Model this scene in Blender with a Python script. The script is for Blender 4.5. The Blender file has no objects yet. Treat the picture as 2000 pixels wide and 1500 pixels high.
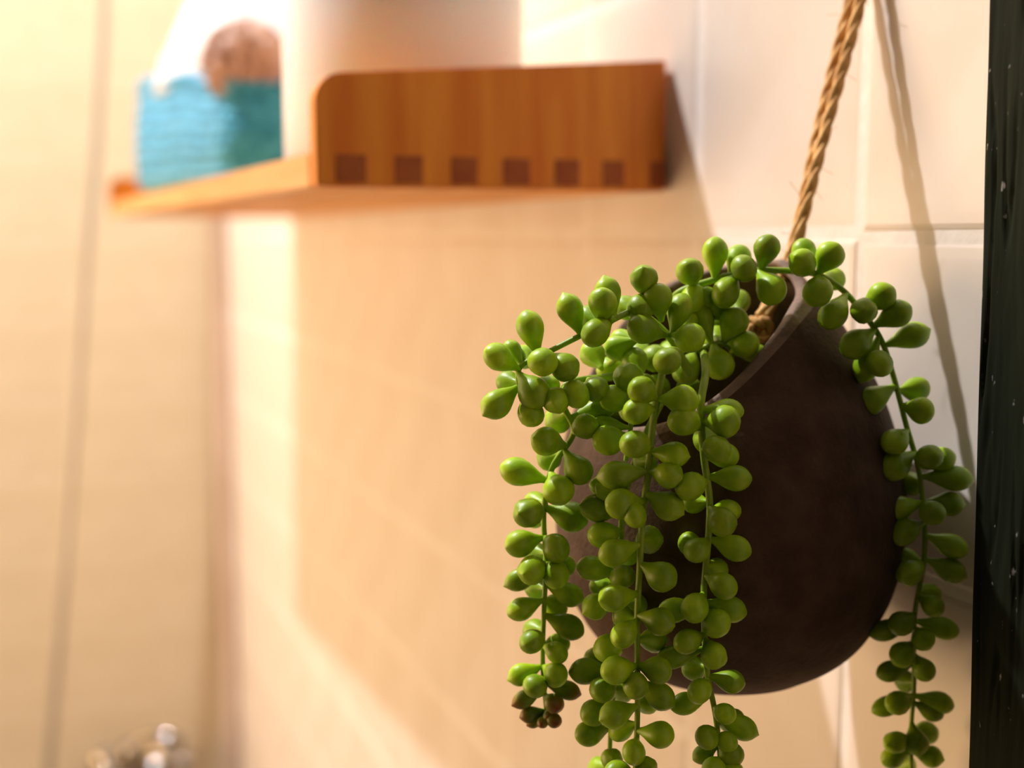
import bpy, bmesh, math, random
from mathutils import Vector, Matrix, noise
rnd = random.Random(7)
sc = bpy.context.scene
COL = sc.collection

# ------------------------------------------------------------ camera
FP = 2400.0                                     # focal length in pixels of the 2000 px wide frame
YAW = math.atan(0.3930); PIT = math.atan(290/2400)
CH = 1.30                                       # camera height above the floor
D = 0.36                                        # the tiled wall stands at x = D
CAM = Vector((0, 0, CH))
Fw = Vector((math.sin(YAW)*math.cos(PIT), math.cos(YAW)*math.cos(PIT), -math.sin(PIT)))
Rt = Vector((math.cos(YAW), -math.sin(YAW), 0))
Up = Rt.cross(Fw)
cam = bpy.data.cameras.new('camera'); cam.sensor_width = 36; cam.lens = 36*FP/2000
cam.clip_start = .01
cam.dof.use_dof = True; cam.dof.focus_distance = .455; cam.dof.aperture_fstop = 4.2
co = bpy.data.objects.new('camera', cam); COL.objects.link(co)
co.matrix_world = Matrix.Translation(CAM) @ Matrix((Rt, Up, -Fw)).transposed().to_4x4()
sc.camera = co

# ------------------------------------------------------------ light and exposure
W = bpy.data.worlds.new('world'); sc.world = W; W.use_nodes = True
W.node_tree.nodes['Background'].inputs[0].default_value = (1, .8, .6, 1)
W.node_tree.nodes['Background'].inputs[1].default_value = .006
def lamp(name, kind, loc, energy, color, size, target=None):
    l = bpy.data.lights.new(name, kind); l.energy = energy; l.color = color
    if kind == 'AREA': l.shape = 'DISK'; l.size = size
    else: l.shadow_soft_size = size
    o = bpy.data.objects.new(name, l); COL.objects.link(o); o.location = loc
    if target: o.rotation_euler = (Vector(target)-Vector(loc)).to_track_quat('-Z', 'Y').to_euler()
    return o
lamp('ceiling_lamp', 'POINT', (D-1.05, 1.66, CH+1.98), 300, (.96, .94, 1), .022)
lamp('side_fill', 'AREA', (-1.45, 1.72, CH-.35), 36, (1, .635, .34), 1.5, (.36, 1.1, CH-.2))  # added warm fill light for the shaded wall, not a fixture of the room
sc.view_settings.view_transform = 'Standard'; sc.view_settings.look = 'None'
sc.view_settings.gamma = 1; sc.view_settings.use_curve_mapping = False
sc.view_settings.exposure = 0.0

def at(px, py, d):
    return CAM + d*(Fw + (px-1000)/FP*Rt - (py-750)/FP*Up)
def wall_at(px, py, x=D):
    r = Fw + (px-1000)/FP*Rt - (py-750)/FP*Up
    return CAM + r*(x/r.x)

# ------------------------------------------------------------ helpers
def link(name, me, mat=None, parent=None, loc=(0, 0, 0), smooth=False):
    o = bpy.data.objects.new(name, me); COL.objects.link(o)
    if mat and not me.materials: me.materials.append(mat)
    if smooth:
        for p in me.polygons: p.use_smooth = True
    o.location = loc
    if parent: o.parent = parent
    return o
def bmobj(name, bm, mat, parent=None, loc=(0, 0, 0), smooth=False):
    me = bpy.data.meshes.new(name); bmesh.ops.recalc_face_normals(bm, faces=bm.faces[:])
    bm.to_mesh(me); bm.free()
    return link(name, me, mat, parent, loc, smooth)
def thing(name, label, cat, loc=(0, 0, 0), group=None):
    o = bpy.data.objects.new(name, None); COL.objects.link(o); o.location = loc; o.empty_display_size = .02
    return tag(o, label, cat, group)
def tag(o, label, cat, group=None):
    o['label'] = label; o['category'] = cat
    if group: o['group'] = group
    return o
def box(bm, a, b, bev=0, seg=1):
    a = Vector(a); b = Vector(b)
    r = bmesh.ops.create_cube(bm, size=1)
    for v in r['verts']:
        v.co = Vector(((a[i]+b[i])/2+v.co[i]*(b[i]-a[i]) for i in range(3)))
    if bev:
        es = list({e for v in r['verts'] for e in v.link_edges})
        bmesh.ops.bevel(bm, geom=es, offset=bev, segments=seg, profile=.6, affect='EDGES')
def catmull(pts, n=8):
    P = [pts[0]]+list(pts)+[pts[-1]]; out = []
    for i in range(1, len(P)-2):
        a, b, c, d = P[i-1], P[i], P[i+1], P[i+2]
        for k in range(n):
            t = k/n
            out.append(.5*((2*b)+(c-a)*t+(2*a-5*b+4*c-d)*t*t+(3*b-a-3*c+d)*t**3))
    out.append(P[-2].copy()); return out
def tube(bm, pts, rad, seg=8, caps=True):
    n = len(pts); rs = rad if callable(rad) else (lambda t: rad)
    T = (pts[1]-pts[0]).normalized(); N = T.orthogonal().normalized(); rings = []
    for i, p in enumerate(pts):
        t = (pts[min(i+1, n-1)]-pts[max(i-1, 0)]).normalized()
        N = (N-t*N.dot(t)).normalized(); B = t.cross(N); r = rs(i/(n-1))
        rings.append([bm.verts.new(p+r*(math.cos(a)*N+math.sin(a)*B)) for a in (2*math.pi*k/seg for k in range(seg))])
    for a, b in zip(rings, rings[1:]):
        for k in range(seg): bm.faces.new((a[k], a[(k+1) % seg], b[(k+1) % seg], b[k]))
    if caps: bm.faces.new(rings[0][::-1]); bm.faces.new(rings[-1])
def lathe(bm, prof, seg=48, mat=Matrix.Identity(4)):
    rings = []
    for r, z in prof:
        if r < 1e-6: rings.append([bm.verts.new(mat @ Vector((0, 0, z)))])
        else: rings.append([bm.verts.new(mat @ Vector((r*math.cos(2*math.pi*k/seg), r*math.sin(2*math.pi*k/seg), z))) for k in range(seg)])
    for a, b in zip(rings, rings[1:]):
        for k in range(seg):
            q = (k+1) % seg
            if len(a) == 1 and len(b) == 1: continue
            if len(a) == 1: bm.faces.new((a[0], b[k], b[q]))
            elif len(b) == 1: bm.faces.new((a[k], a[q], b[0]))
            else: bm.faces.new((a[k], a[q], b[q], b[k]))

# ------------------------------------------------------------ materials
def mat(name, c1, c2=None, rough=.5, scale=20., metal=0., bump=0., bscale=None, stretch=(1, 1, 1), spec=.5, detail=4., sss=0., coords='Object', lo=.35, hi=.65, sheen=0):
    m = bpy.data.materials.new(name); m.use_nodes = True; nt = m.node_tree; N = nt.nodes; L = nt.links
    b = N['Principled BSDF']; b.inputs['Roughness'].default_value = rough; b.inputs['Metallic'].default_value = metal
    b.inputs['Specular IOR Level'].default_value = spec
    b.inputs['Base Color'].default_value = (*c1, 1)
    if sheen: b.inputs['Sheen Weight'].default_value = sheen
    if sss:
        b.inputs['Subsurface Weight'].default_value = sss; b.inputs['Subsurface Radius'].default_value = (.6, 1, .15)
        b.inputs['Subsurface Scale'].default_value = .004
    tc = N.new('ShaderNodeTexCoord'); mp = N.new('ShaderNodeMapping'); mp.inputs['Scale'].default_value = stretch
    L.new(tc.outputs[coords], mp.inputs[0])
    if c2:
        n = N.new('ShaderNodeTexNoise'); n.inputs['Scale'].default_value = scale; n.inputs['Detail'].default_value = detail
        r = N.new('ShaderNodeValToRGB'); r.color_ramp.elements[0].color = (*c1, 1); r.color_ramp.elements[1].color = (*c2, 1)
        r.color_ramp.elements[0].position = lo; r.color_ramp.elements[1].position = hi
        L.new(mp.outputs[0], n.inputs['Vector']); L.new(n.outputs['Fac'], r.inputs[0]); L.new(r.outputs[0], b.inputs['Base Color'])
    if bump:
        n2 = N.new('ShaderNodeTexNoise'); n2.inputs['Scale'].default_value = bscale or scale*3; n2.inputs['Detail'].default_value = 6
        bp = N.new('ShaderNodeBump'); bp.inputs['Strength'].default_value = bump; bp.inputs['Distance'].default_value = .001
        L.new(mp.outputs[0], n2.inputs['Vector']); L.new(n2.outputs['Fac'], bp.inputs['Height']); L.new(bp.outputs[0], b.inputs['Normal'])
    return m
def node(m, t): return m.node_tree.nodes.new(t)
M_tile = mat('cream_tile', (.78, .69, .58), (.83, .755, .66), rough=.34, scale=14, bump=.25, bscale=45, coords='Object')
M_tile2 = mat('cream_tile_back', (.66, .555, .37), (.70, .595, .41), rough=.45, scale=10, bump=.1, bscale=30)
M_grout = mat('pale_grout', (.90, .85, .77), (.84, .78, .69), rough=.9, scale=60, bump=.5)
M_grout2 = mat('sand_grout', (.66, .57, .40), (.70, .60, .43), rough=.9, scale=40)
M_paint = mat('dim_wall_paint', (.05, .038, .03), (.06, .045, .033), rough=.9, scale=6)
M_ceil = mat('ceiling_paint', (.10, .09, .08), rough=.9)
M_floor = mat('floor_tile', (.10, .08, .06), (.12, .1, .08), rough=.6, scale=5)
M_wood = mat('orange_bamboo', (.74, .20, .018), (.90, .33, .04), rough=.5, spec=.3, scale=9, stretch=(7, 7, .7), bump=.15)
M_woodl = mat('orange_bamboo_long', (.68, .32, .08), (.82, .44, .14), rough=.42, scale=9, stretch=(7, .5, 7), bump=.15)
M_endg = mat('bamboo_end_grain', (.34, .07, .012), (.42, .11, .02), rough=.7, scale=60)
M_pot = mat('brown_stoneware', (.062, .033, .019), (.098, .056, .034), rough=.75, scale=60, bump=.5, bscale=420, detail=8, spec=.18)
M_rim = mat('lit_stoneware_inner', (.17, .115, .085), (.26, .18, .135), rough=.75, scale=90, bump=.6, bscale=420, spec=.2)  # pot's lip and inside: same stoneware, paler with lamplight put into the colour
M_soil = mat('soil', (.03, .018, .01), (.08, .05, .03), rough=.95, scale=160, bump=1)
M_rope = mat('jute', (.50, .26, .075), (.82, .50, .19), rough=.85, scale=260, stretch=(1, 1, .35), bump=.8, bscale=500)
M_teal = mat('teal_yarn', (.015, .26, .46), (.06, .42, .66), rough=.85, scale=60, bump=.6, sheen=.3)
M_white = mat('translucent_white_plastic', (.90, .83, .78), rough=.4)
_b = M_white.node_tree.nodes['Principled BSDF']; _b.inputs['Subsurface Weight'].default_value = 1
_b.inputs['Subsurface Radius'].default_value = (1, .45, .28); _b.inputs['Subsurface Scale'].default_value = .2
M_towel = mat('white_terry', (.88, .86, .84), (.80, .78, .76), rough=.95, scale=200, bump=1, bscale=500)
M_sponge = mat('dusty_brown_net', (.45, .27, .20), (.66, .46, .37), rough=.9, scale=40, bump=1)
M_chrome = mat('chrome', (.36, .32, .26), rough=.1, metal=1)
M_hose = mat('dull_steel_hose', (.42, .39, .34), rough=.35, metal=.6)
M_trim = mat('beige_trim', (.66, .50, .38), (.72, .56, .44), rough=.5, scale=10)
M_stem = mat('green_stem', (.20, .32, .006), (.30, .42, .012), rough=.45, scale=120, sss=.2)

def leaf_mat(name, c1, c2, tipcol=None):
    m = mat(name, c1, c2, rough=.4, scale=1.3, bump=.12, bscale=14, sss=.15, spec=.38, detail=2)
    nt = m.node_tree; b = nt.nodes['Principled BSDF']; ramp = [n for n in nt.nodes if n.type == 'VALTORGB'][0]
    oi = node(m, 'ShaderNodeObjectInfo'); hs = node(m, 'ShaderNodeHueSaturation')
    mr = node(m, 'ShaderNodeMapRange'); mr.inputs[3].default_value = .72; mr.inputs[4].default_value = 1.22
    nt.links.new(oi.outputs['Random'], mr.inputs[0]); nt.links.new(mr.outputs[0], hs.inputs['Value'])
    nt.links.new(ramp.outputs[0], hs.inputs['Color']); out = hs.outputs[0]
    if tipcol:
        tc = node(m, 'ShaderNodeTexCoord'); sx = node(m, 'ShaderNodeSeparateXYZ'); mr2 = node(m, 'ShaderNodeMapRange')
        mr2.inputs[1].default_value = .9; mr2.inputs[2].default_value = 1.6
        mx = node(m, 'ShaderNodeMix'); mx.data_type = 'RGBA'; mx.inputs[7].default_value = (*tipcol, 1)
        nt.links.new(tc.outputs['Object'], sx.inputs[0]); nt.links.new(sx.outputs[2], mr2.inputs[0])
        nt.links.new(mr2.outputs[0], mx.inputs[0]); nt.links.new(out, mx.inputs[6]); out = mx.outputs[2]
    nt.links.new(out, b.inputs['Base Color'])
    for n in nt.nodes:
        if n.type == 'BUMP': n.inputs['Distance'].default_value = .0004
    return m
M_leaf = leaf_mat('green_leaf', (.24, .42, .003), (.39, .57, .005))
M_leafr = leaf_mat('red_tipped_leaf', (.15, .24, .006), (.22, .34, .01), (.24, .06, .012))

# dark weathered paint with pale chips
M_post = mat('dark_green_paint', (.006, .009, .004), (.015, .019, .008), rough=.75, spec=.08, scale=30, stretch=(1, 1, .12), bump=.6, bscale=220)
_nt = M_post.node_tree; _b = _nt.nodes['Principled BSDF']
_r = [n for n in _nt.nodes if n.type == 'VALTORGB'][0]
_tc = node(M_post, 'ShaderNodeTexCoord'); _mp = node(M_post, 'ShaderNodeMapping'); _mp.inputs['Scale'].default_value = (1, 1, .45)
_n = node(M_post, 'ShaderNodeTexNoise'); _n.inputs['Scale'].default_value = 330; _n.inputs['Detail'].default_value = 3
_c = node(M_post, 'ShaderNodeValToRGB'); _c.color_ramp.elements[0].position = .695; _c.color_ramp.elements[1].position = .75
_mx = node(M_post, 'ShaderNodeMix'); _mx.data_type = 'RGBA'; _mx.inputs[7].default_value = (.30, .30, .27, 1)
for a, b_ in ((_tc.outputs['Object'], _mp.inputs[0]), (_mp.outputs[0], _n.inputs['Vector']), (_n.outputs['Fac'], _c.inputs[0]), (_c.outputs[0], _mx.inputs[0]), (_r.outputs[0], _mx.inputs[6]), (_mx.outputs[2], _b.inputs['Base Color'])): _nt.links.new(a, b_)

# ------------------------------------------------------------ room shell
YB = 2.44                                       # back wall
XL, YF, ZC = -1.9, -1.3, CH+2.15
def struct(name, a, b, m):
    bm = bmesh.new(); box(bm, a, b); o = bmobj(name, bm, m); o['kind'] = 'structure'; return o
T = .15; TH = .006
wall_r = struct('wall_right', (D-.0005, YF, 0), (D+.12, YB+.12, ZC), M_grout)
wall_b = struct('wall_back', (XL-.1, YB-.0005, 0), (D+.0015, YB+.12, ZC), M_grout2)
wall_l = struct('wall_left', (XL-.1, YF, 0), (XL, YB+.0015, ZC), M_paint)
wall_f = struct('wall_front', (XL-.1, YF-.1, 0), (D+.12, YF, ZC), M_paint)
struct('floor', (XL-.1, YF-.1, -.1), (D+.12, YB+.12, 0), M_floor)
struct('ceiling', (XL-.1, YF-.1, ZC), (D+.12, YB+.12, ZC+.1), M_ceil)

def tile_mesh(name, horiz):                     # pillow-edged square tile, thickness along -x (right wall) or -y (back wall)
    h = T/2-.0016; bm = bmesh.new()
    def lay(s, t):
        if horiz: return [Vector((a*s, -t, b*s)) for a, b in ((-1, -1), (1, -1), (1, 1), (-1, 1))]
        return [Vector((-t, a*s, b*s)) for a, b in ((-1, -1), (1, -1), (1, 1), (-1, 1))]
    rings = [[bm.verts.new(c) for c in lay(h, -.0005)], [bm.verts.new(c) for c in lay(h, .0009)],
             [bm.verts.new(c) for c in lay(h-.0012, .0019)], [bm.verts.new(c) for c in lay(h-.0034, .0025)], [bm.verts.new(c) for c in lay(h-.008, .0027)]]
    for a, b in zip(rings, rings[1:]):
        for k in range(4): bm.faces.new((a[k], a[(k+1) % 4], b[(k+1) % 4], b[k]))
    bm.faces.new(rings[-1]); bmesh.ops.recalc_face_normals(bm, faces=bm.faces[:])
    me = bpy.data.meshes.new(name); bm.to_mesh(me); bm.free()
    for p in me.polygons[:-1]: p.use_smooth = False
    return me
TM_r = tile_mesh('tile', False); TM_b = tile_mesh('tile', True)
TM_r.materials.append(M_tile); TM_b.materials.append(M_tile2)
y0 = 1.316*D; z0 = CH                           # a grout crossing
def tiles(me, wall, cells, joined_cells, horiz):
    for (u, z) in cells:
        o = bpy.data.objects.new('tile', me); COL.objects.link(o); o.parent = wall
        dz = rnd.uniform(-.0004, .0004)*(.4 if horiz else 1)
        o.location = (u, YB+.0015+dz, z) if horiz else (D+.0015+dz, u, z)
        o.rotation_euler = (rnd.uniform(-.001, .001), 0, 0) if horiz else (0, rnd.uniform(-.0035, .0035), rnd.uniform(-.0035, .0035))
    bm = bmesh.new()
    for (u, z) in joined_cells:
        v0 = len(bm.verts); bm.from_mesh(me); bm.verts.ensure_lookup_table()
        off = Vector((u, YB+.0015, z)) if horiz else Vector((D+.0015, u, z))
        for v in bm.verts[v0:]: v.co += off
    m2 = bpy.data.meshes.new('outer_tiles'); bm.to_mesh(m2); bm.free()
    m2.materials.append(me.materials[0])
    o = link('outer_tiles', m2, None, wall); o['kind'] = 'stuff'
near, far = [], []
for i in range(-11, 13):
    for j in range(-8, 14):
        u = y0+(i+.5)*T; z = z0+(j+.5)*T
        if z+T/2 > ZC or z-T/2 < 0 or u+T/2 > YB-.004: continue
        dep = u*math.cos(YAW)+D*math.sin(YAW)
        vis = u > .2 and z-T/2 < CH+.02+dep*.24 and z+T/2 > CH-dep*.5
        (near if vis else far).append((u, z))
tiles(TM_r, wall_r, near, far, False)
near, far = [], []
for i in range(-11, 0):
    for j in range(-8, 14):
        u = D-.004+(i+.5)*T; z = z0+(j+.5)*T
        if z+T/2 > ZC or z-T/2 < 0: continue
        vis = i > -6 and CH-1.2 < z < CH+.62
        (near if vis else far).append((u, z))
tiles(TM_b, wall_b, near, far, True)
# rounded beige trim running up the inside corner
bm = bmesh.new(); box(bm, (D-.030, YB-.032, .001), (D-.0035, YB-.0045, ZC-.001), .006, 2)
o = bmobj('trim_1', bm, M_trim); o['kind'] = 'structure'

# ------------------------------------------------------------ dark post at the right
px_, py_ = .317, .349
post_y1 = .352
bm = bmesh.new(); nx, nz = 110, 620
H0, H1 = .35, 1.95
def crack(u, z):
    s = noise.noise(Vector((u*170, z*9, 3.1))); k = abs(s)
    d = -.0020*max(0, 1-k/.16)*max(0, noise.noise(Vector((u*40, z*14, 9)))+.15)*2.2
    d += .0003*noise.noise(Vector((u*300, z*40, 0)))+.0004*noise.noise(Vector((u*60, z*12, 5)))
    return d
X0, X1, YN, YX = .318, D-.0035, .262, .3495
rows = []
for j in range(nz+1):
    z = H0+(H1-H0)*j/nz
    w = .0256*(z-CH+.06)+.0006*noise.noise(Vector((1.7, 2.2, z*22)))
    row = [bm.verts.new((X1, YX+w, z)), bm.verts.new((X0+.0015, YX+w, z))]
    for i in range(nx+1):
        u = i/nx; y = YX-.0012+w-(YX-YN-.0024)*u
        e = .0006 if i in (0,) else 0
        row.append(bm.verts.new((X0-crack(y, z)+e, y, z)))
    row += [bm.verts.new((X0+.002, YN, z)), bm.verts.new((X1, YN, z))]
    rows.append(row)
for a, b in zip(rows, rows[1:]):
    for k in range(len(a)): q = (k+1) % len(a); bm.faces.new((a[k], a[q], b[q], b[k]))
bm.faces.new(rows[0][::-1]); bm.faces.new(rows[-1])
po = bmobj('wooden_post', bm, M_post, smooth=True)
tag(po, 'dark green cracked wooden post at the right edge of the photo against the tiles', 'post')

# ------------------------------------------------------------ wooden shelf
XS = D-.214                                     # free edge at the near end
YS = .657; YE = 1.78
def zpx(py, depth): return CH+(460-py)/FP*depth # height of a pixel row at a depth (small-angle)
dn = YS*math.cos(YAW)+XS*math.sin(YAW); dw = YS*math.cos(YAW)+D*math.sin(YAW)
ZS = CH+.0262                                   # underside of the shelf
sh = thing('wall_shelf', 'long orange wooden slatted shelf with rounded end panel mounted on the tiled wall', 'shelf', (D, YS, ZS))
SO = Vector((D, YS, ZS))
def xedge(y): return XS-.034*(y-YS)/(YE-YS)     # the free edge leans out slightly to the far end
def prism_xz(pts, ya, yb, bev=.001):
    bm = bmesh.new()
    f = bm.faces.new([bm.verts.new((x, ya, z)) for x, z in pts])
    r = bmesh.ops.extrude_face_region(bm, geom=[f])
    bmesh.ops.translate(bm, verts=[v for v in r['geom'] if isinstance(v, bmesh.types.BMVert)], vec=(0, yb-ya, 0))
    bmesh.ops.recalc_face_normals(bm, faces=bm.faces[:])
    es = [e for e in bm.edges if len(e.link_faces) == 2 and e.calc_face_angle(0) > .9]
    bmesh.ops.bevel(bm, geom=es, offset=bev, segments=2, affect='EDGES')
    return bm
def panel_pts(x0, x1, zb, zt0, zt1, rad):
    pts = [(x1, zb), (x1, zt1)]
    for k in range(9):
        a = math.pi/2*k/8
        pts.append((x0+rad-rad*math.sin(a), zt0-rad+rad*math.cos(a)))
    pts.append((x0, zb)); return pts
zt0 = .0865-.0262; zt1 = .1025-.0262
bmobj('end_panel', prism_xz(panel_pts(XS-D, -.004, 0, zt0, zt1, .0155), 0, .015), M_wood, sh)
xf = xedge(YE)-D
bmobj('end_panel', prism_xz(panel_pts(xf-.004, -.004, 0, .052, .062, .0155), YE-YS-.015, YE-YS), M_wood, sh)
# front rail along the free edge
bm = bmesh.new()
def skew_box(bm, xa0, xa1, xb0, xb1, ya, yb, z0_, z1_, bev=.0008):
    vs = [bm.verts.new(c) for c in ((xa0, ya, z0_), (xa1, ya, z0_), (xb1, yb, z0_), (xb0, yb, z0_), (xa0, ya, z1_), (xa1, ya, z1_), (xb1, yb, z1_), (xb0, yb, z1_))]
    for f in ((0, 1, 2, 3), (4, 5, 6, 7), (0, 1, 5, 4), (1, 2, 6, 5), (2, 3, 7, 6), (3, 0, 4, 7)): bm.faces.new([vs[k] for k in f])
    bmesh.ops.bevel(bm, geom=bm.edges[:], offset=bev, segments=2, affect='EDGES')
skew_box(bm, XS-D-.0005, XS-D+.010, xf-.0005, xf+.010, .0155, YE-YS-.0155, 0, .0185)
bmobj('front_rail', bm, M_woodl, sh)
bm = bmesh.new(); skew_box(bm, -.014, -.004, -.014, -.004, .0155, YE-YS-.0155, 0, .03)
bmobj('back_rail', bm, M_woodl, sh)
bm = bmesh.new(); skew_box(bm, XS-D+.0105, -.0145, xf+.0105, -.0145, .0155, YE-YS-.0155, .0122, .0152)
bmobj('light_stop_board', bm, M_woodl, sh)  # added over the slats to block light through their gaps
# seven slats whose square ends show through the near panel
ends = [(665, 722), (778, 830), (885, 935), (985, 1035), (1083, 1130), (1175, 1215), (1265, 1298)]
for k, (a, b) in enumerate(ends):
    def xa(p):
        t = (p-1000)/FP/math.cos(PIT); al = math.atan(t)+YAW
        return (YS-.0006)*math.tan(al)-D
    x0_, x1_ = xa(a), min(xa(b), -.0045)
    t = (k+.5)/7; sp = (xf+.012)+( -.004-(xf+.012))*t
    bm = bmesh.new(); wd = x1_-x0_
    skew_box(bm, x0_, x1_, sp-.0075, sp+.0075, .0155, YE-YS-.0155, .002, .012)
    s = bmobj('slat', bm, M_woodl, sh)
    bm = bmesh.new(); box(bm, (x0_, -.0006, .0022), (x1_, .0006, .0172), .0003)
    bmobj('tenon', bm, M_endg, s)

# ------------------------------------------------------------ things on the shelf
ZT = ZS+.0156
def fitcyl(pl, pr, y):                          # cylinder that fills the pixels pl..pr when its axis is at y
    al = math.atan((pl-1000)/FP/.993)+YAW; ar = math.atan((pr-1000)/FP/.993)+YAW
    m = (al+ar)/2; h = (ar-al)/2; dist = y/math.cos(m); return dist*math.sin(m), dist*math.sin(h)
cx, cr = fitcyl(565, 1020, .765)
can = thing('storage_canister', 'tall white cylindrical canister standing behind the shelf end panel', 'canister', (cx, .765, ZT))
bm = bmesh.new(); lathe(bm, [(0, 0), (cr-.004, 0), (cr-.001, .0015), (cr, .005), (cr, .116), (cr-.0012, .118), (cr-.0012, .120), (0, .120)], 96)
bmobj('body', bm, M_white, can, smooth=False)
bm = bmesh.new(); lathe(bm, [(0, .1205), (cr+.0005, .1205), (cr+.001, .122), (cr+.001, .136), (cr-.002, .140), (cr*.5, .1415), (0, .142)], 96)
bmobj('lid', bm, M_white, can)
for ch in can.children:
    for p in ch.data.polygons: p.use_smooth = True
    md = ch.modifiers.new('split', 'EDGE_SPLIT'); md.split_angle = math.radians(50)

# teal crocheted basket: knitted bobbles are geometry
bk = thing('crocheted_basket', 'teal crocheted yarn basket on the far half of the wooden shelf', 'basket', (.24, 1.42, ZT))
BO = Vector((.24, 1.42, ZT))
corners = [Vector((.183, 1.20)), Vector((.139, 1.66)), Vector((.325, 1.70)), Vector((.335, 1.20))]
def round_poly(cs, rad, n=6):
    out = []
    for i in range(len(cs)):
        p = cs[i]; a = (cs[i-1]-p).normalized(); b = (cs[(i+1) % len(cs)]-p).normalized()
        for k in range(n+1):
            t = k/n; q0 = p+a*rad; q1 = p+b*rad
            out.append((1-t)**2*q0+2*t*(1-t)*p+t*t*q1)
    return out
def resample(poly, step):
    out = []; n = len(poly)
    seglen = [(poly[(i+1) % n]-poly[i]).length for i in range(n)]; tot = sum(seglen); m = int(tot/step); k = 0; acc = 0
    for j in range(m):
        s = j*tot/m
        while acc+seglen[k] < s: acc += seglen[k]; k += 1
        out.append(poly[k].lerp(poly[(k+1) % n], (s-acc)/seglen[k]))
    return out
ring = resample(round_poly(corners, .03), .0032)
cen = sum(corners, Vector((0, 0)))/4
def rimh(p):                                    # the soft rim is higher towards the far end
    t = (p.y-1.2)/.5
    return .098+.040*min(1, max(0, t*1.5))+.003*math.sin(p.x*60+p.y*35)
bm = bmesh.new(); rowsb = []; NR = 44
for j in range(NR+1):
    v = j/NR; row = []
    for k, p in enumerate(ring):
        h = rimh(p)*v
        n2 = Vector((ring[(k+1) % len(ring)].y-ring[k-1].y, -(ring[(k+1) % len(ring)].x-ring[k-1].x))).normalized()
        if n2.dot(p-cen) < 0: n2 = -n2
        st = abs(math.sin(math.pi*(k/5+(.5 if (j//5) % 2 else 0))))**.7*abs(math.sin(math.pi*j/5))**.7*(1+.5*noise.noise(Vector((k*.2, j*.2, 1))))
        bul = .006*math.sin(math.pi*min(1, v*1.1))
        off = .0042*st+bul-(.008*(1-v) if v < .1 else 0)
        q = p+n2*off
        row.append(bm.verts.new((q.x-BO.x, q.y-BO.y, h+.001)))
    rowsb.append(row)
for a, b in zip(rowsb, rowsb[1:]):
    for k in range(len(a)): q = (k+1) % len(a); bm.faces.new((a[k], a[q], b[q], b[k]))
bm.faces.new(rowsb[0][::-1])
inner = [bm.verts.new((v.co.x*.9, v.co.y*.96, v.co.z-.002)) for v in rowsb[-1]]
low = [bm.verts.new((v.co.x, v.co.y, .03)) for v in inner]
for a, b in ((rowsb[-1], inner), (inner, low)):
    for k in range(len(a)): q = (k+1) % len(a); bm.faces.new((a[k], a[q], b[q], b[k]))
bm.faces.new(low)
bmobj('body', bm, M_teal, bk, smooth=True)
bm = bmesh.new()
rp = []
for ply in (0, 1):
    pts = []
    for k, p in enumerate(ring+[ring[0]]):
        a = k*.9+ply*math.pi; d = (p-cen)/(p-cen).length
        pts.append(Vector((p.x+d.x*.0028*math.cos(a)-BO.x, p.y+d.y*.0028*math.cos(a)-BO.y, rimh(p)+.003+.0026*math.sin(a))))
    tube(bm, pts, .0036, 7)
bmobj('braided_rim', bm, M_teal, bk, smooth=True)

def blob(cen_, rad3, amp, fr, seed, sub=5, pw=1.0):
    bm = bmesh.new(); bmesh.ops.create_icosphere(bm, subdivisions=sub, radius=1)
    for v in bm.verts:
        n = v.co.normalized(); k = 1+amp*noise.fractal(n*fr+Vector((seed, seed*.7, 0)), .9, 2.1, 4)
        v.co = Vector((n.x*rad3[0], n.y*rad3[1], n.z*rad3[2]))*k
    return bm
TO = Vector((.236, 1.50, ZT+.095))
bm = blob(None, (.092, .235, .16), .09, 1.5, 3, 6)
for v in bm.verts:
    p = v.co+TO; mid = ((.183-.044*(p.y-1.2)/.46)+.33)/2; k = min(1, max(0, (p.z-ZT-.098)/.03))
    lim = .052+.05*k; p.x = mid+max(-lim, min(lim, p.x-TO.x)); p.y = TO.y+(v.co.y if v.co.y < 0 else v.co.y*.9)*(.78+.22*k)
    p.z = max(p.z, ZT+.034)
    v.co = p-TO
tw = bmobj('bath_towel', bm, M_towel, None, TO, True)
tag(tw, 'bunched white towel heaped in the teal crocheted basket', 'towel')
bm = bmesh.new(); bmesh.ops.create_icosphere(bm, subdivisions=6, radius=1)
for v in bm.verts:
    n = v.co.normalized(); a = math.atan2(n.y, n.x)
    k = 1+.10*math.sin(a*9+3*noise.noise(n*2.5)*2)*(1-n.z**2)**.5+.07*noise.noise(n*5)
    v.co = Vector((n.x*.040, n.y*.036, n.z*.042))*k
sp_ = bmobj('bath_sponge', bm, M_sponge, None, (.207, 1.232, ZT+.124), True)
tag(sp_, 'dusty brown ruffled sponge in front of the white towel in the teal basket', 'sponge')

# ------------------------------------------------------------ shower hose and mixer on the back wall
hp = [(207, -80, 2.27), (203, 60, 2.27), (188, 300, 2.265), (170, 500, 2.26), (152, 760, 2.26), (138, 950, 2.26), (124, 1150, 2.26), (108, 1350, 2.27), (96, 1500, 2.28), (92, 1640, 2.31), (110, 1760, 2.35), (160, 1800, 2.36), (215, 1740, 2.37), (238, 1660, 2.37)]
def on_y(px, py, y):
    r = Fw + (px-1000)/FP*Rt - (py-750)/FP*Up; return CAM+r*(y/r.y)
hpts = catmull([on_y(*p) for p in hp], 40)
bm = bmesh.new(); tube(bm, hpts, lambda t: .0075+.0007*math.sin(t*1300), 12)
hz = bmobj('shower_hose', bm, M_hose, smooth=True)
tag(hz, 'grey metal shower hose hanging down in front of the far beige wall', 'hose')
mc = on_y(268, 1462, 2.39); mc.y = YB-.004
mx_ = thing('mixer_tap', 'chrome shower mixer tap on the far wall at the bottom left', 'tap', mc)
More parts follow.
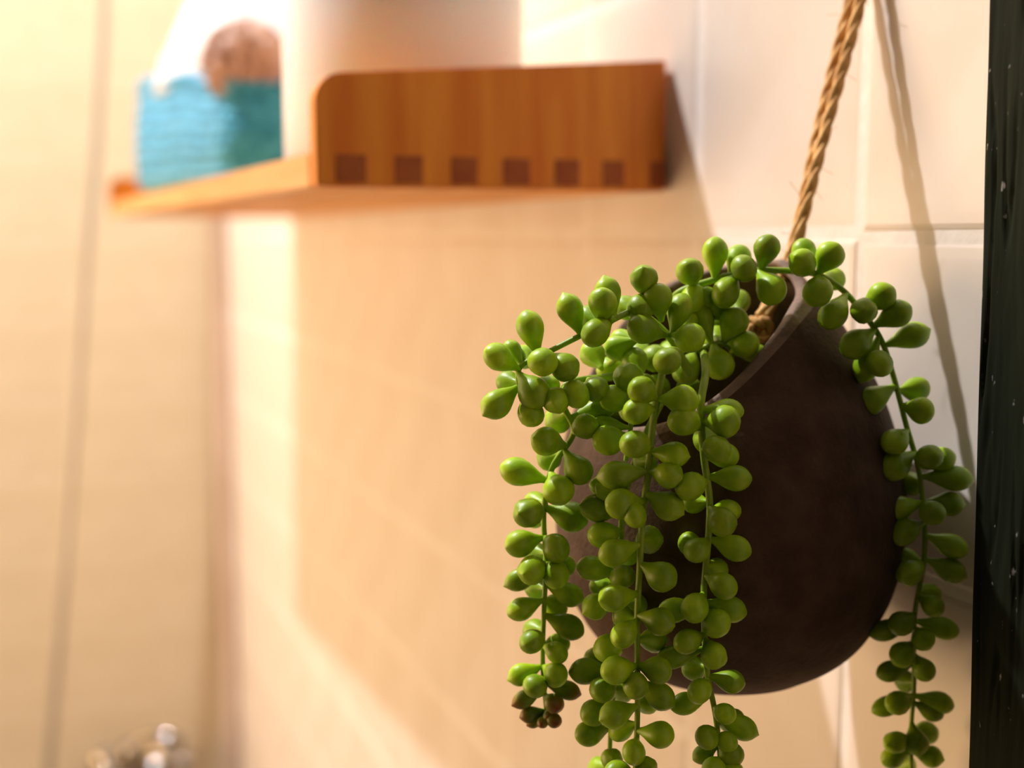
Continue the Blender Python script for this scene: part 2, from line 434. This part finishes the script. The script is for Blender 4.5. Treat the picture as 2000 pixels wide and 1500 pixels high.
bm = bmesh.new()                                 # horizontal body with two wall flanges
R90 = Matrix.Rotation(math.pi/2, 4, 'Y'); RX = Matrix.Rotation(math.pi/2, 4, 'X')
lathe(bm, [(0, -.075), (.018, -.075), (.024, -.070), (.024, -.045), (.021, -.04), (.021, .04), (.024, .045), (.024, .070), (.018, .075), (0, .075)], 32, Matrix.Translation((0, -.06, -.04)) @ R90)
bmobj('body', bm, M_chrome, mx_, smooth=True)
for s in (-1, 1):
    bm = bmesh.new(); lathe(bm, [(0, .065), (.012, .065), (.012, .012), (.030, .010), (.032, .0), (0, 0)], 28, Matrix.Translation((s*.055, -.001, -.04)) @ RX)
    bmobj('wall_flange', bm, M_chrome, mx_, smooth=True)
bm = bmesh.new(); lathe(bm, [(0, 0), (.026, 0), (.027, .012), (.024, .028), (.016, .037), (0, .040)], 32, Matrix.Translation((-.012, -.062, -.016)))
hd = bmobj('cap', bm, M_chrome, mx_, smooth=True)
bm = bmesh.new(); tube(bm, catmull([Vector(c) for c in ((-.012, -.062, .014), (.014, -.075, .030), (.040, -.088, .036), (.066, -.10, .032), (.080, -.106, .022))], 8), lambda t: .0085+.003*t, 14)
bmobj('lever', bm, M_chrome, mx_, smooth=True)
bm = bmesh.new(); lathe(bm, [(0, 0), (.015, 0), (.019, .006), (.019, .026), (.014, .032), (0, .034)], 28, Matrix.Translation((.075, -.06, -.04)) @ R90)
bmobj('knob', bm, M_chrome, mx_, smooth=True)

# ------------------------------------------------------------ hanging pot with the trailing plant
S_ = 336/FP                                     # pot radius over depth
kx = Fw.x + (1420-1000)/FP*Rt.x - (1006-750)/FP*Up.x
dP = (D-.0062)/(kx+S_*1.0)
PC = at(1420, 1006, dP); s = dP/FP              # metres per pixel at the pot
root = thing('hanging_succulent', 'trailing green bead-leaved plant in a brown stoneware pot hanging from a jute rope', 'plant', PC)
prof = [(-335, 0), (-333, 60), (-320, 120), (-296, 180), (-257, 238), (-218, 272), (-150, 309), (-75, 330), (0, 336), (80, 332), (160, 315), (230, 291), (290, 262), (350, 226), (400, 190), (450, 148), (490, 108), (530, 50), (548, 0)]
def prad(z):
    if z <= prof[0][0] or z >= prof[-1][0]: return 0
    for (a, ra), (b, rb) in zip(prof, prof[1:]):
        if a <= z <= b: return ra+(rb-ra)*(z-a)/(b-a)
# smooth the profile by averaging
def pr(z): return max(0, (prad(z-14)+2*prad(z)+prad(z+14)+prad(z-28)*.5+prad(z+28)*.5)/5) if -300 < z < 520 else prad(z)
# the wavy cut of the opening: rim points found where the sight lines meet the pot's body
def hit(px, py, far=False):
    ray = Fw + (px-1000)/FP*Rt - (py-750)/FP*Up; best = None; prev = None; hits = []
    for i in range(1200):
        d = dP*(.72+.5*i/1200); p = (CAM+ray*d-PC)/s
        f = math.hypot(p.x, p.y)-pr(p.z) if -335 < p.z < 547 else 99
        if best is None or f < best[0]: best = (f, p)
        if prev is not None and (f < 0) != (prev < 0): hits.append(p)
        prev = f
    p = (hits[-1] if far else hits[0]) if hits else best[1]
    return math.atan2(p.y, p.x), p.z
RIM = [(1578, 575, 0), (1552, 608, 0), (1502, 675, 0), (1440, 745, 0), (1380, 797, 0), (1300, 835, 0), (1220, 846, 0), (1160, 830, 0), (1124, 765, 0),
       (1140, 700, 1), (1220, 612, 1), (1310, 552, 1), (1400, 527, 1), (1480, 515, 1), (1545, 512, 1)]
RP = sorted(hit(x, y, f) for x, y, f in RIM)
print('rim', [(round(math.degrees(a)), round(z)) for a, z in RP])
NT, NV = 128, 56; zc = []
RPx = [(a-2*math.pi, z) for a, z in RP]+RP+[(a+2*math.pi, z) for a, z in RP]
for k in range(NT):
    a = 2*math.pi*k/NT
    for (a0, z0_), (a1, z1_) in zip(RPx, RPx[1:]):
        if a0 <= a < a1: zc.append(z0_+(z1_-z0_)*(a-a0)/(a1-a0)); break
for _ in range(10): zc = [(zc[k-1]+2*zc[k]+zc[(k+1) % NT])/4 for k in range(NT)]
TK = 26; bm = bmesh.new(); rings = []
def prow(fn): return [bm.verts.new(Vector(fn(2*math.pi*k/NT, k))*s) for k in range(NT)]
bot = bm.verts.new((0, 0, -335*s)); boti = bm.verts.new((0, 0, -318*s))
for j in range(1, NV+1):
    v = j/NV; v = v**1.6 if v < .3 else v + (.3**1.6-.3)*(1-v)/.7
    def fn(a, k, v=v):
        z = -335+(zc[k]+335)*v; r = pr(z); return (r*math.cos(a), r*math.sin(a), z)
    rings.append(prow(fn))
for dr, dz in ((-2, 3), (-6, 5), (-13, 6), (-20, 5), (-24, 2)):
    rings.append(prow(lambda a, k: ((pr(zc[k])+dr)*math.cos(a), (pr(zc[k])+dr)*math.sin(a), zc[k]+dz)))
for j in range(NV, 2, -2):
    v = j/NV
    def fn(a, k, v=v):
        z = -308+(zc[k]-6+308)*v; r = max(4, pr(z)-TK-1); return (r*math.cos(a), r*math.sin(a), z)
    rings.append(prow(fn))
for k in range(NT): bm.faces.new((bot, rings[0][k], rings[0][(k+1) % NT])); bm.faces.new((boti, rings[-1][k], rings[-1][(k+1) % NT]))
for a, b in zip(rings, rings[1:]):
    for k in range(NT): bm.faces.new((a[k], a[(k+1) % NT], b[(k+1) % NT], b[k]))
pot = bmobj('pot', bm, M_pot, root, smooth=True)
pot.data.materials.append(M_rim)
for p in pot.data.polygons:
    if NT*2+NT*(NV-2) <= p.index: p.material_index = 1  # lip and inside get the stoneware with light in its colour
bm = bmesh.new()                                 # soil
sr = []
for i in range(14):
    rr = (pr(110)-TK-2)*i/13
    sr.append([bm.verts.new(Vector((rr*math.cos(2*math.pi*k/40), rr*math.sin(2*math.pi*k/40), 100+ (25*(1-(i/13)**2) + 14*noise.noise(Vector((rr*.03*math.cos(k*.157), rr*.03*math.sin(k*.157), 0)))))) *s) for k in range(40)])
for a, b in zip(sr, sr[1:]):
    for k in range(40): bm.faces.new((a[k], a[(k+1) % 40], b[(k+1) % 40], b[k]))
so = bmobj('soil', bm, M_soil, root, smooth=True); so['kind'] = 'stuff'

# rope: two twisted cords from the wall hook to the hole in the pot's peak, knotted inside
def twisted(bm, pts, rad, pitch, plies=2):
    n = len(pts)
    for q in range(plies):
        T0 = (pts[1]-pts[0]).normalized(); N = T0.orthogonal().normalized(); out = []; L = 0
        for i, p in enumerate(pts):
            t = (pts[min(i+1, n-1)]-pts[max(i-1, 0)]).normalized(); N = (N-t*N.dot(t)).normalized(); B = t.cross(N)
            if i: L += (p-pts[i-1]).length
            a = 2*math.pi*(L/pitch+q/plies); out.append(p+rad*.55*(math.cos(a)*N+math.sin(a)*B))
        tube(bm, out, rad*.62, 7)
hook = wall_at(1690, -75, D-.010)
dr_ = dP-.004
hole = at(1546, 500, dr_)
ropes = []
hd_ = D-hole.x
print('hole off wall', hd_)
for sx in (-1, 1):
    top = wall_at(1690+sx*9, -70, D-.006-.001*sx)
    seg_ = [wall_at(px+sx*w_, py, D-(.006+(hd_-.006)*t)) for px, py, w_, t in ((1656, 60, 10, .22), (1607, 250, 7, .55), (1572, 400, 3, .82))]
    ropes.append([top]+seg_+[hole+sx*.0006*Rt, at(1520, 560, dr_-.006), at(1490+sx*6, 620, dr_-.012)])
for r_ in ropes:
    bm = bmesh.new(); pts = catmull([p-PC for p in r_], 26); twisted(bm, pts, .0024, .034, 3)
    ro = bmobj('rope', bm, M_rope, root, smooth=True)
    bm = bmesh.new()
    for _ in range(26):
        p = pts[rnd.randrange(8, len(pts)-30)]; d = Vector((rnd.gauss(0, 1), rnd.gauss(0, 1), rnd.gauss(0, 1))).normalized()
        l = rnd.uniform(.003, .012); q = [p, p+d*l*.5, p+d*l+Vector((rnd.uniform(-1, 1), 0, rnd.uniform(-1, 1)))*.002]
        tube(bm, q, .00012, 3)
    f_ = bmobj('loose_fibre', bm, M_rope, ro); f_['kind'] = 'stuff'
bm = bmesh.new(); kp = []
kc = at(1478, 645, dr_-.012)-PC
for i in range(60):
    a = i/59*2*math.pi*1.9; kp.append(kc+.0045*(math.cos(a)*Rt+math.sin(a)*.8*Up)+.0035*math.sin(a*1.5)*Fw)
twisted(bm, kp, .0026, .012); bmobj('knot', bm, M_rope, root, smooth=True)
bm = bmesh.new(); lathe(bm, [(0, 0), (.0014, 0), (.0014, .010), (.0016, .0105), (.0016, .011), (0, .0113)], 16, Matrix.Translation(hook+Vector((.0095, 0, .002))) @ Matrix.Rotation(-math.pi/2, 4, 'Y'))
hk = bmobj('wall_hook', bm, M_chrome, smooth=True); tag(hk, 'small metal wall hook holding the jute rope just above the frame', 'hook')

# leaves --------------------------------------------------------------
def leaf_mesh(name, pts, ridge, m):
    bm = bmesh.new(); seg = 18; rings = []
    for r, z in pts:
        if r == 0: rings.append([bm.verts.new((0, 0, z))]); continue
        row = []
        for k in range(seg):
            a = 2*math.pi*k/seg; e = 1+.03*math.cos(2*a)
            rr = r*e*(1+ridge*(math.exp(-((a-1.57)/.25)**2)+math.exp(-((a-4.71)/.25)**2))*max(0, z-.55))
            row.append(bm.verts.new((rr*math.cos(a), rr*math.sin(a)*.95, z)))
        rings.append(row)
    for a, b in zip(rings, rings[1:]):
        for k in range(seg):
            q = (k+1) % seg
            if len(a) == 1: bm.faces.new((a[0], b[k], b[q]))
            elif len(b) == 1: bm.faces.new((a[k], a[q], b[0]))
            else: bm.faces.new((a[k], a[q], b[q], b[k]))
    bmesh.ops.recalc_face_normals(bm, faces=bm.faces[:])
    me = bpy.data.meshes.new(name); bm.to_mesh(me); bm.free(); me.materials.append(m)
    for p in me.polygons: p.use_smooth = True
    return me
# unit leaf: base at z=0, bulb centre at z=1, bulb radius R ~ .56
def lp(tip):
    out = [(0, -.06), (.10, -.04), (.125, .06), (.17, .2), (.27, .38), (.39, .56), (.50, .75), (.555, .92), (.56, 1.04), (.53, 1.18), (.46, 1.31), (.35, 1.42), (.22, 1.50), (.10, 1.55+tip*.3), (0, 1.565+tip)]
    return out
LM = [leaf_mesh('leaf', lp(.0), 0, M_leaf), leaf_mesh('leaf', lp(.07), .28, M_leaf), leaf_mesh('leaf', [(r*1.07 if z > .5 else r, z) for r, z in lp(.02)], .12, M_leaf)]
LMR = leaf_mesh('leaf', lp(.05), .15, M_leafr)
leaf_count = 0
def add_leaf(stem, b, c, r, mesh=None, stretch=1.0):
    """b base point, c bulb centre, r bulb radius in metres, all relative to the pot centre"""
    global leaf_count
    v = c-b; L = v.length
    me = mesh or LM[rnd.choice((0, 0, 1, 2))]
    o = bpy.data.objects.new('leaf', me); COL.objects.link(o); o.parent = stem
    q = v.to_track_quat('Z', 'Y') @ Matrix.Rotation(rnd.uniform(0, 6.28), 3, 'Z').to_quaternion()
    o.matrix_local = Matrix.Translation(b) @ q.to_matrix().to_4x4() @ Matrix.Diagonal((r/.56, r/.56, L*stretch, 1))
    leaf_count += 1
def dd(d0, py): return d0*(1+(py-750)/FP*.12)

def strand(path, d0, leaves, rad=.0014, L0=60, r0=30, dvar=None, name='stem'):
    """path: pixel points (x, y[, depth offset in mm]); leaves: (cx, cy[, bx, by[, r[, flag]]]) ; flag 1 leans away"""
    P3 = []
    for p in path:
        dz = (p[2] if len(p) > 2 else 0)/1000
        P3.append(at(p[0], p[1], dd(d0, p[1])+dz)-PC)
    pts = catmull(P3, 10)
    P2 = catmull([Vector((p[0], p[1], 0)) for p in path], 10)
    bm = bmesh.new(); tube(bm, pts, lambda t: rad*(1-.35*t), 9)
    st = bmobj(name, bm, M_stem, root, smooth=True)
    mpp = d0/FP
    for lf in leaves:
        cx_, cy_ = lf[0], lf[1]
        flag = lf[5] if len(lf) > 5 else 0
        r = (lf[4] if len(lf) > 4 and lf[4] else r0+rnd.uniform(-1.5, 1.5))*.94
        if len(lf) > 3 and lf[2] is not None: bx, by = lf[2], lf[3]
        else: bx = by = None
        ref = Vector((bx, by, 0)) if bx is not None else Vector((cx_, cy_, 0))
        k = min(range(len(P2)), key=lambda i: (P2[i]-ref).length)
        if bx is None: bx, by = P2[k].x, P2[k].y
        # attach on the stem itself
        b3 = pts[k]
        if math.hypot(bx-P2[k].x, by-P2[k].y) > 22:      # grows from a hidden twig behind
            b3 = at(bx, by, (b3+PC-CAM).dot(Fw)+.002)-PC; P2k = Vector((bx, by, 0))
        else: P2k = P2[k]
        L = math.hypot(cx_-P2k.x, cy_-P2k.y); Lt = L0*(r/r0)
        tw_ = math.sqrt(max(0, Lt*Lt-L*L))*mpp
        db = (b3+PC-CAM).dot(Fw)
        c3 = at(cx_, cy_, db+(tw_ if flag == 1 else -tw_))-PC
        add_leaf(st, b3, c3, r*mpp, LMR if flag == 2 or (name == 'stem' and r < 24 and flag == 3) else None)
    return st, pts

N_ = None
# A: left trailing strand
A = [(1010, 921, 1067, 937), (1091, 958, 1076, 925), (1130, 919, 1108, 885), (1032, 1002), (1047, 982, N_, N_, 26, 1), (1117, 1010, 1064, 993), (1015, 1062, 1063, 1051), (1086, 1071, 1065, 1045),
     (1045, 1082, N_, N_, 26, 1), (1039, 1114, 1066, 1097), (1015, 1132, 1066, 1115, 24), (1086, 1123, 1066, 1105), (1101, 1105, 1066, 1095, 24, 1), (1112, 1162, 1064, 1140, 26), (1047, 1147, N_, N_, 25, 1),
     (1017, 1190, 1063, 1166, 27), (1086, 1184, 1063, 1174, 26, 1), (1112, 1225, 1062, 1205, 27), (1039, 1253, 1061, 1240, 27), (1043, 1231, N_, N_, 24, 1), (1088, 1275, 1061, 1257, 24), (1091, 1257, N_, N_, 24, 1),
     (1017, 1318, 1060, 1296, 24), (1086, 1318, 1060, 1300, 26), (1045, 1340, 1062, 1318, 26), (1108, 1348, 1062, 1331, 22, 2), (1023, 1366, 1064, 1350, 19, 2), (1082, 1374, 1066, 1360, 22, 2),
     (1034, 1396, 1066, 1385, 18, 2), (1043, 1409, 1068, 1395, 14, 2), (1082, 1407, 1068, 1392, 17, 2), (1060, 1411, 1068, 1400, 13, 2), (1072, 1398, 1068, 1390, 13, 2),
     (1066, 862, 1110, 872, 30), (1073, 895, 1098, 885, 27, 1), (1043, 1010, N_, N_, 24, 1),
     (1143, 833, 1118, 842, 27), (1125, 770, 1105, 760, 29), (1165, 760, 1150, 742, 27), (1090, 820, 1106, 805, 29, 1), (1087, 782, 1104, 775, 28), (1170, 800, 1120, 810, 24, 1)]
strand([(1280, 700, 25), (1240, 722, 14), (1190, 735, 2), (1110, 748, -4), (1100, 790, -4), (1120, 845, -2), (1078, 915, -2), (1062, 1000), (1066, 1100), (1062, 1200), (1060, 1300), (1068, 1400)], .468, A)
# A1: strand arching out to the left and ending in a cluster
A1 = [(972, 697, 1012, 722), (1035, 638, 1047, 690), (1000, 684, N_, N_, 22, 1), (1024, 697, N_, N_, 24, 1), (1060, 707, N_, N_, 29), (1103, 717, 1065, 690, 30), (1113, 603, 1135, 652), (990, 745, 1015, 745, 24, 1), (970, 790, 1016, 752),
      (1043, 768, 1018, 730, 32), (1067, 757, N_, N_, 28, 1), (1037, 808, 1025, 775, 27), (1177, 590, 1172, 635), (1187, 570, 1200, 620, 29, 1), (1163, 650, 1195, 624, 30), (1153, 620, 1172, 635, 28, 1), (1223, 601, 1240, 610, 26, 1), (1194, 624, N_, N_, 9)]
strand([(1330, 690, 30), (1290, 640, 16), (1240, 610, 6), (1190, 628, 0), (1135, 655, 0), (1070, 688), (1018, 715), (1013, 750), (1030, 790, 4)], .462, A1)
# interior strands around the opening
I1 = [(1258, 545, 1262, 582), (1285, 582, 1292, 625), (1250, 603, 1228, 615, 28), (1255, 642, 1300, 662, 31), (1328, 602, 1312, 648, 29), (1355, 583, 1335, 615, 28, 1), (1348, 660, 1312, 665, 30), (1205, 680, 1230, 650, 28, 1), (1215, 665, 1240, 655, 26, 1), (1341, 630, 1330, 650, 26, 1)]
strand([(1180, 720, 22), (1225, 680, 10), (1262, 650, 2), (1305, 655, 0), (1335, 655, 8), (1370, 690, 22)], .470, I1, rad=.0013)
I2 = [(1370, 617, N_, N_, 28), (1434, 628, 1415, 665, 30), (1397, 660, N_, N_, 28, 1), (1457, 673, 1427, 686, 29), (1405, 713, 1400, 690, 31), (1380, 580, 1385, 610, 21), (1340, 722, 1370, 705, 30), (1475, 690, 1440, 690, 20, 1)]
strand([(1320, 720, 25), (1355, 690, 12), (1385, 675, 6), (1410, 670, 6), (1430, 690, 12), (1420, 730, 24)], .482, I2, rad=.0013)
I3 = [(1157, 692, 1175, 720, 28, 1), (1200, 778, 1235, 760, 29), (1187, 860, 1226, 848, 30), (1227, 737, 1240, 730, 31), (1240, 705, N_, N_, 28, 1), (1285, 755, N_, N_, 28, 1), (1180, 830, 1215, 835, 20, 1), (1230, 800, N_, N_, 24, 1)]
strand([(1290, 760, 25), (1260, 735, 10), (1240, 760, 2), (1235, 810, 0), (1228, 860, 0), (1222, 900, 2)], .462, I3, rad=.0013)
I4 = [(1400, 600, N_, N_, 27), (1440, 590, N_, N_, 26, 1), (1360, 640, N_, N_, 28, 1), (1310, 690, N_, N_, 28, 1), (1280, 700, N_, N_, 28), (1250, 690, N_, N_, 27, 1), (1190, 720, N_, N_, 27), (1430, 650, N_, N_, 27, 1), (1345, 760, N_, N_, 27), (1215, 800, N_, N_, 27, 1)]
strand([(1450, 610, 6), (1410, 620, 0), (1360, 660, 2), (1300, 700, 4), (1230, 715, 2), (1180, 740, 6), (1210, 790, 8), (1320, 780, 4), (1380, 740, 8)], .500, I4, rad=.0013)
# B: front strand
B = [(1303, 705, 1296, 728, 29), (1253, 762, 1288, 775), (1335, 782, 1287, 778, 30), (1243, 803, 1280, 795, 28), (1240, 868, 1273, 882), (1318, 888, 1272, 886, 28), (1203, 928, 1266, 920, 31), (1307, 928, 1266, 922, 29), (1260, 903, N_, N_, 25, 1),
     (1212, 984, 1260, 976, 30), (1307, 989, 1262, 967, 31), (1240, 1006, 1256, 1024, 26), (1199, 1080, 1250, 1060, 30), (1294, 1127, 1250, 1100, 30), (1199, 1168, 1246, 1158, 30), (1218, 1205, N_, N_, 24, 1), (1290, 1214, 1245, 1198, 30),
     (1218, 1240, 1245, 1212, 29), (1277, 1250, N_, N_, 28, 1), (1203, 1309, 1245, 1303, 30), (1286, 1309, 1245, 1303, 29), (1242, 1340, 1245, 1309, 27), (1290, 1361, 1245, 1331, 29), (1264, 1374, N_, N_, 24, 1),
     (1199, 1396, 1244, 1379, 29), (1212, 1426, 1243, 1418, 26, 1), (1290, 1435, 1243, 1426, 29), (1238, 1470, 1243, 1436, 27), (1262, 1499, N_, N_, 24), (1268, 1054, N_, N_, 30, 1), (1205, 1510, N_, N_, 28)]
strand([(1345, 730, 22), (1325, 690, 10), (1305, 690, 3), (1292, 735), (1275, 830), (1265, 930), (1255, 1010), (1250, 1100), (1245, 1200), (1245, 1300), (1245, 1400), (1240, 1530)], .446, B, rad=.0016)
B2 = [(1190, 954, 1235, 930, 28), (1177, 950, 1225, 960, 22, 1), (1164, 993, 1212, 1000, 30), (1177, 1045, 1212, 1036, 30), (1156, 1110, 1208, 1114, 29), (1216, 1127, N_, N_, 27), (1164, 1184, 1206, 1165, 28), (1173, 1145, N_, N_, 24, 1),
      (1188, 1266, 1203, 1240, 30), (1164, 1288, 1202, 1280, 26, 1), (1143, 1311, 1200, 1309, 28), (1177, 1348, 1200, 1331, 28), (1216, 1348, N_, N_, 27, 1), (1160, 1392, 1195, 1375, 28), (1149, 1433, 1192, 1425, 27), (1195, 1483, N_, N_, 24), (1171, 1500, N_, N_, 26, 1), (1240, 1180, N_, N_, 26, 1), (1225, 1080, N_, N_, 28, 1)]
strand([(1290, 790, 14), (1265, 840, 2), (1240, 900), (1218, 980), (1212, 1060), (1206, 1160), (1202, 1260), (1198, 1350), (1192, 1430), (1190, 1530)], .4615, B2)
# C: second front strand
C = [(1335, 822, 1368, 838, 30), (1417, 823, 1372, 826, 31), (1423, 802, 1370, 800, 27, 1), (1400, 877, N_, N_, 30), (1417, 890, N_, N_, 27, 1), (1437, 934, 1382, 932, 30), (1348, 950, 1382, 937, 31), (1355, 982, N_, N_, 25, 1), (1411, 1020, 1386, 990, 30),
     (1422, 997, N_, N_, 26, 1), (1437, 1071, 1383, 1055, 28), (1361, 1075, 1383, 1054, 27), (1346, 1062, N_, N_, 24, 1), (1414, 1145, 1378, 1119, 30), (1357, 1188, 1375, 1158, 29), (1428, 1190, 1376, 1171, 27), (1400, 1218, 1376, 1192, 29),
     (1403, 1110, N_, N_, 26, 1), (1342, 1253, 1376, 1236, 28), (1394, 1281, 1377, 1249, 29), (1316, 1283, 1378, 1266, 26, 1), (1355, 1305, N_, N_, 26, 1), (1316, 1192, 1376, 1180, 26, 1), (1429, 1331, 1383, 1320, 26), (1366, 1350, 1386, 1331, 27),
     (1338, 1374, 1388, 1355, 24, 1), (1416, 1394, 1396, 1385, 24), (1450, 1422, 1400, 1405, 26), (1430, 1408, N_, N_, 26, 1), (1381, 1440, 1400, 1425, 26), (1372, 1474, 1403, 1455, 20), (1420, 1450, 1402, 1440, 24), (1429, 1474, 1404, 1450, 26), (1395, 1500, N_, N_, 26), (1428, 1508, N_, N_, 26),
     (1380, 860, N_, N_, 28, 1)]
strand([(1375, 690, 26), (1378, 730, 8), (1370, 780, 0), (1370, 830), (1376, 900), (1386, 980), (1383, 1060), (1375, 1150), (1376, 1230), (1382, 1320), (1398, 1400), (1412, 1530)], .449, C, rad=.0016)
# D: strand running over the back rim and down the right side
Dl = [(1347, 530, 1357, 560, 28), (1397, 492, 1397, 543, 28), (1443, 503, 1425, 537, 26, 1), (1453, 524, N_, N_, 28), (1417, 572, 1440, 540, 30), (1498, 484, 1487, 527, 28), (1507, 566, 1482, 533, 31), (1570, 490, N_, N_, 25, 1), (1567, 513, 1590, 530, 28), (1622, 498, 1597, 533, 29),
      (1597, 570, 1597, 540, 29), (1630, 545, 1612, 540, 24, 1), (1627, 615, 1650, 575, 30), (1723, 578, 1685, 600, 29), (1687, 607, N_, N_, 27), (1753, 612, 1707, 635, 30), (1670, 673, 1703, 648, 30), (1783, 655, 1735, 675, 28), (1718, 710, N_, N_, 28), (1693, 713, 1715, 660, 27, 1),
      (1700, 783, 1748, 757, 30), (1790, 760, 1752, 760, 25, 1), (1800, 802, 1762, 792, 28), (1747, 863, 1775, 842, 27), (1747, 910, 1785, 887, 30), (1815, 893, N_, N_, 28), (1840, 897, N_, N_, 25, 1), (1864, 934, 1798, 932, 28), (1780, 945, N_, N_, 26, 1),
      (1753, 993, 1803, 980, 28), (1855, 984, 1804, 976, 26, 1), (1821, 1002, 1804, 985, 27), (1764, 1039, 1805, 1023, 28), (1860, 1067, 1806, 1045, 28), (1857, 1114, 1805, 1090, 26), (1777, 1119, 1802, 1100, 27), (1769, 1093, N_, N_, 25, 1), (1823, 1184, 1793, 1165, 25),
      (1816, 1160, N_, N_, 24, 1), (1760, 1218, 1787, 1197, 26), (1730, 1231, 1786, 1215, 24, 1), (1842, 1227, 1786, 1210, 24), (1803, 1249, 1786, 1223, 25), (1762, 1279, 1785, 1255, 25), (1738, 1311, 1785, 1295, 23, 1), (1805, 1309, 1785, 1279, 26), (1769, 1331, N_, N_, 24, 1),
      (1753, 1373, 1784, 1355, 25), (1732, 1379, 1784, 1360, 22, 1), (1835, 1372, 1784, 1356, 25), (1821, 1390, 1784, 1372, 22, 1), (1790, 1452, 1782, 1413, 26), (1810, 1431, N_, N_, 23, 1), (1749, 1450, 1780, 1436, 24), (1743, 1480, 1780, 1465, 22), (1820, 1478, 1780, 1465, 24), (1769, 1496, N_, N_, 24, 1)]
strand([(1300, 610, 8), (1325, 572, 2), (1390, 548), (1440, 535), (1500, 528), (1590, 535), (1640, 562), (1680, 605), (1720, 662), (1745, 735), (1770, 830), (1795, 920), (1806, 1020), (1804, 1100), (1788, 1190), (1785, 1260), (1785, 1350), (1780, 1420), (1780, 1530)], .490, Dl)
print('leaves', leaf_count)
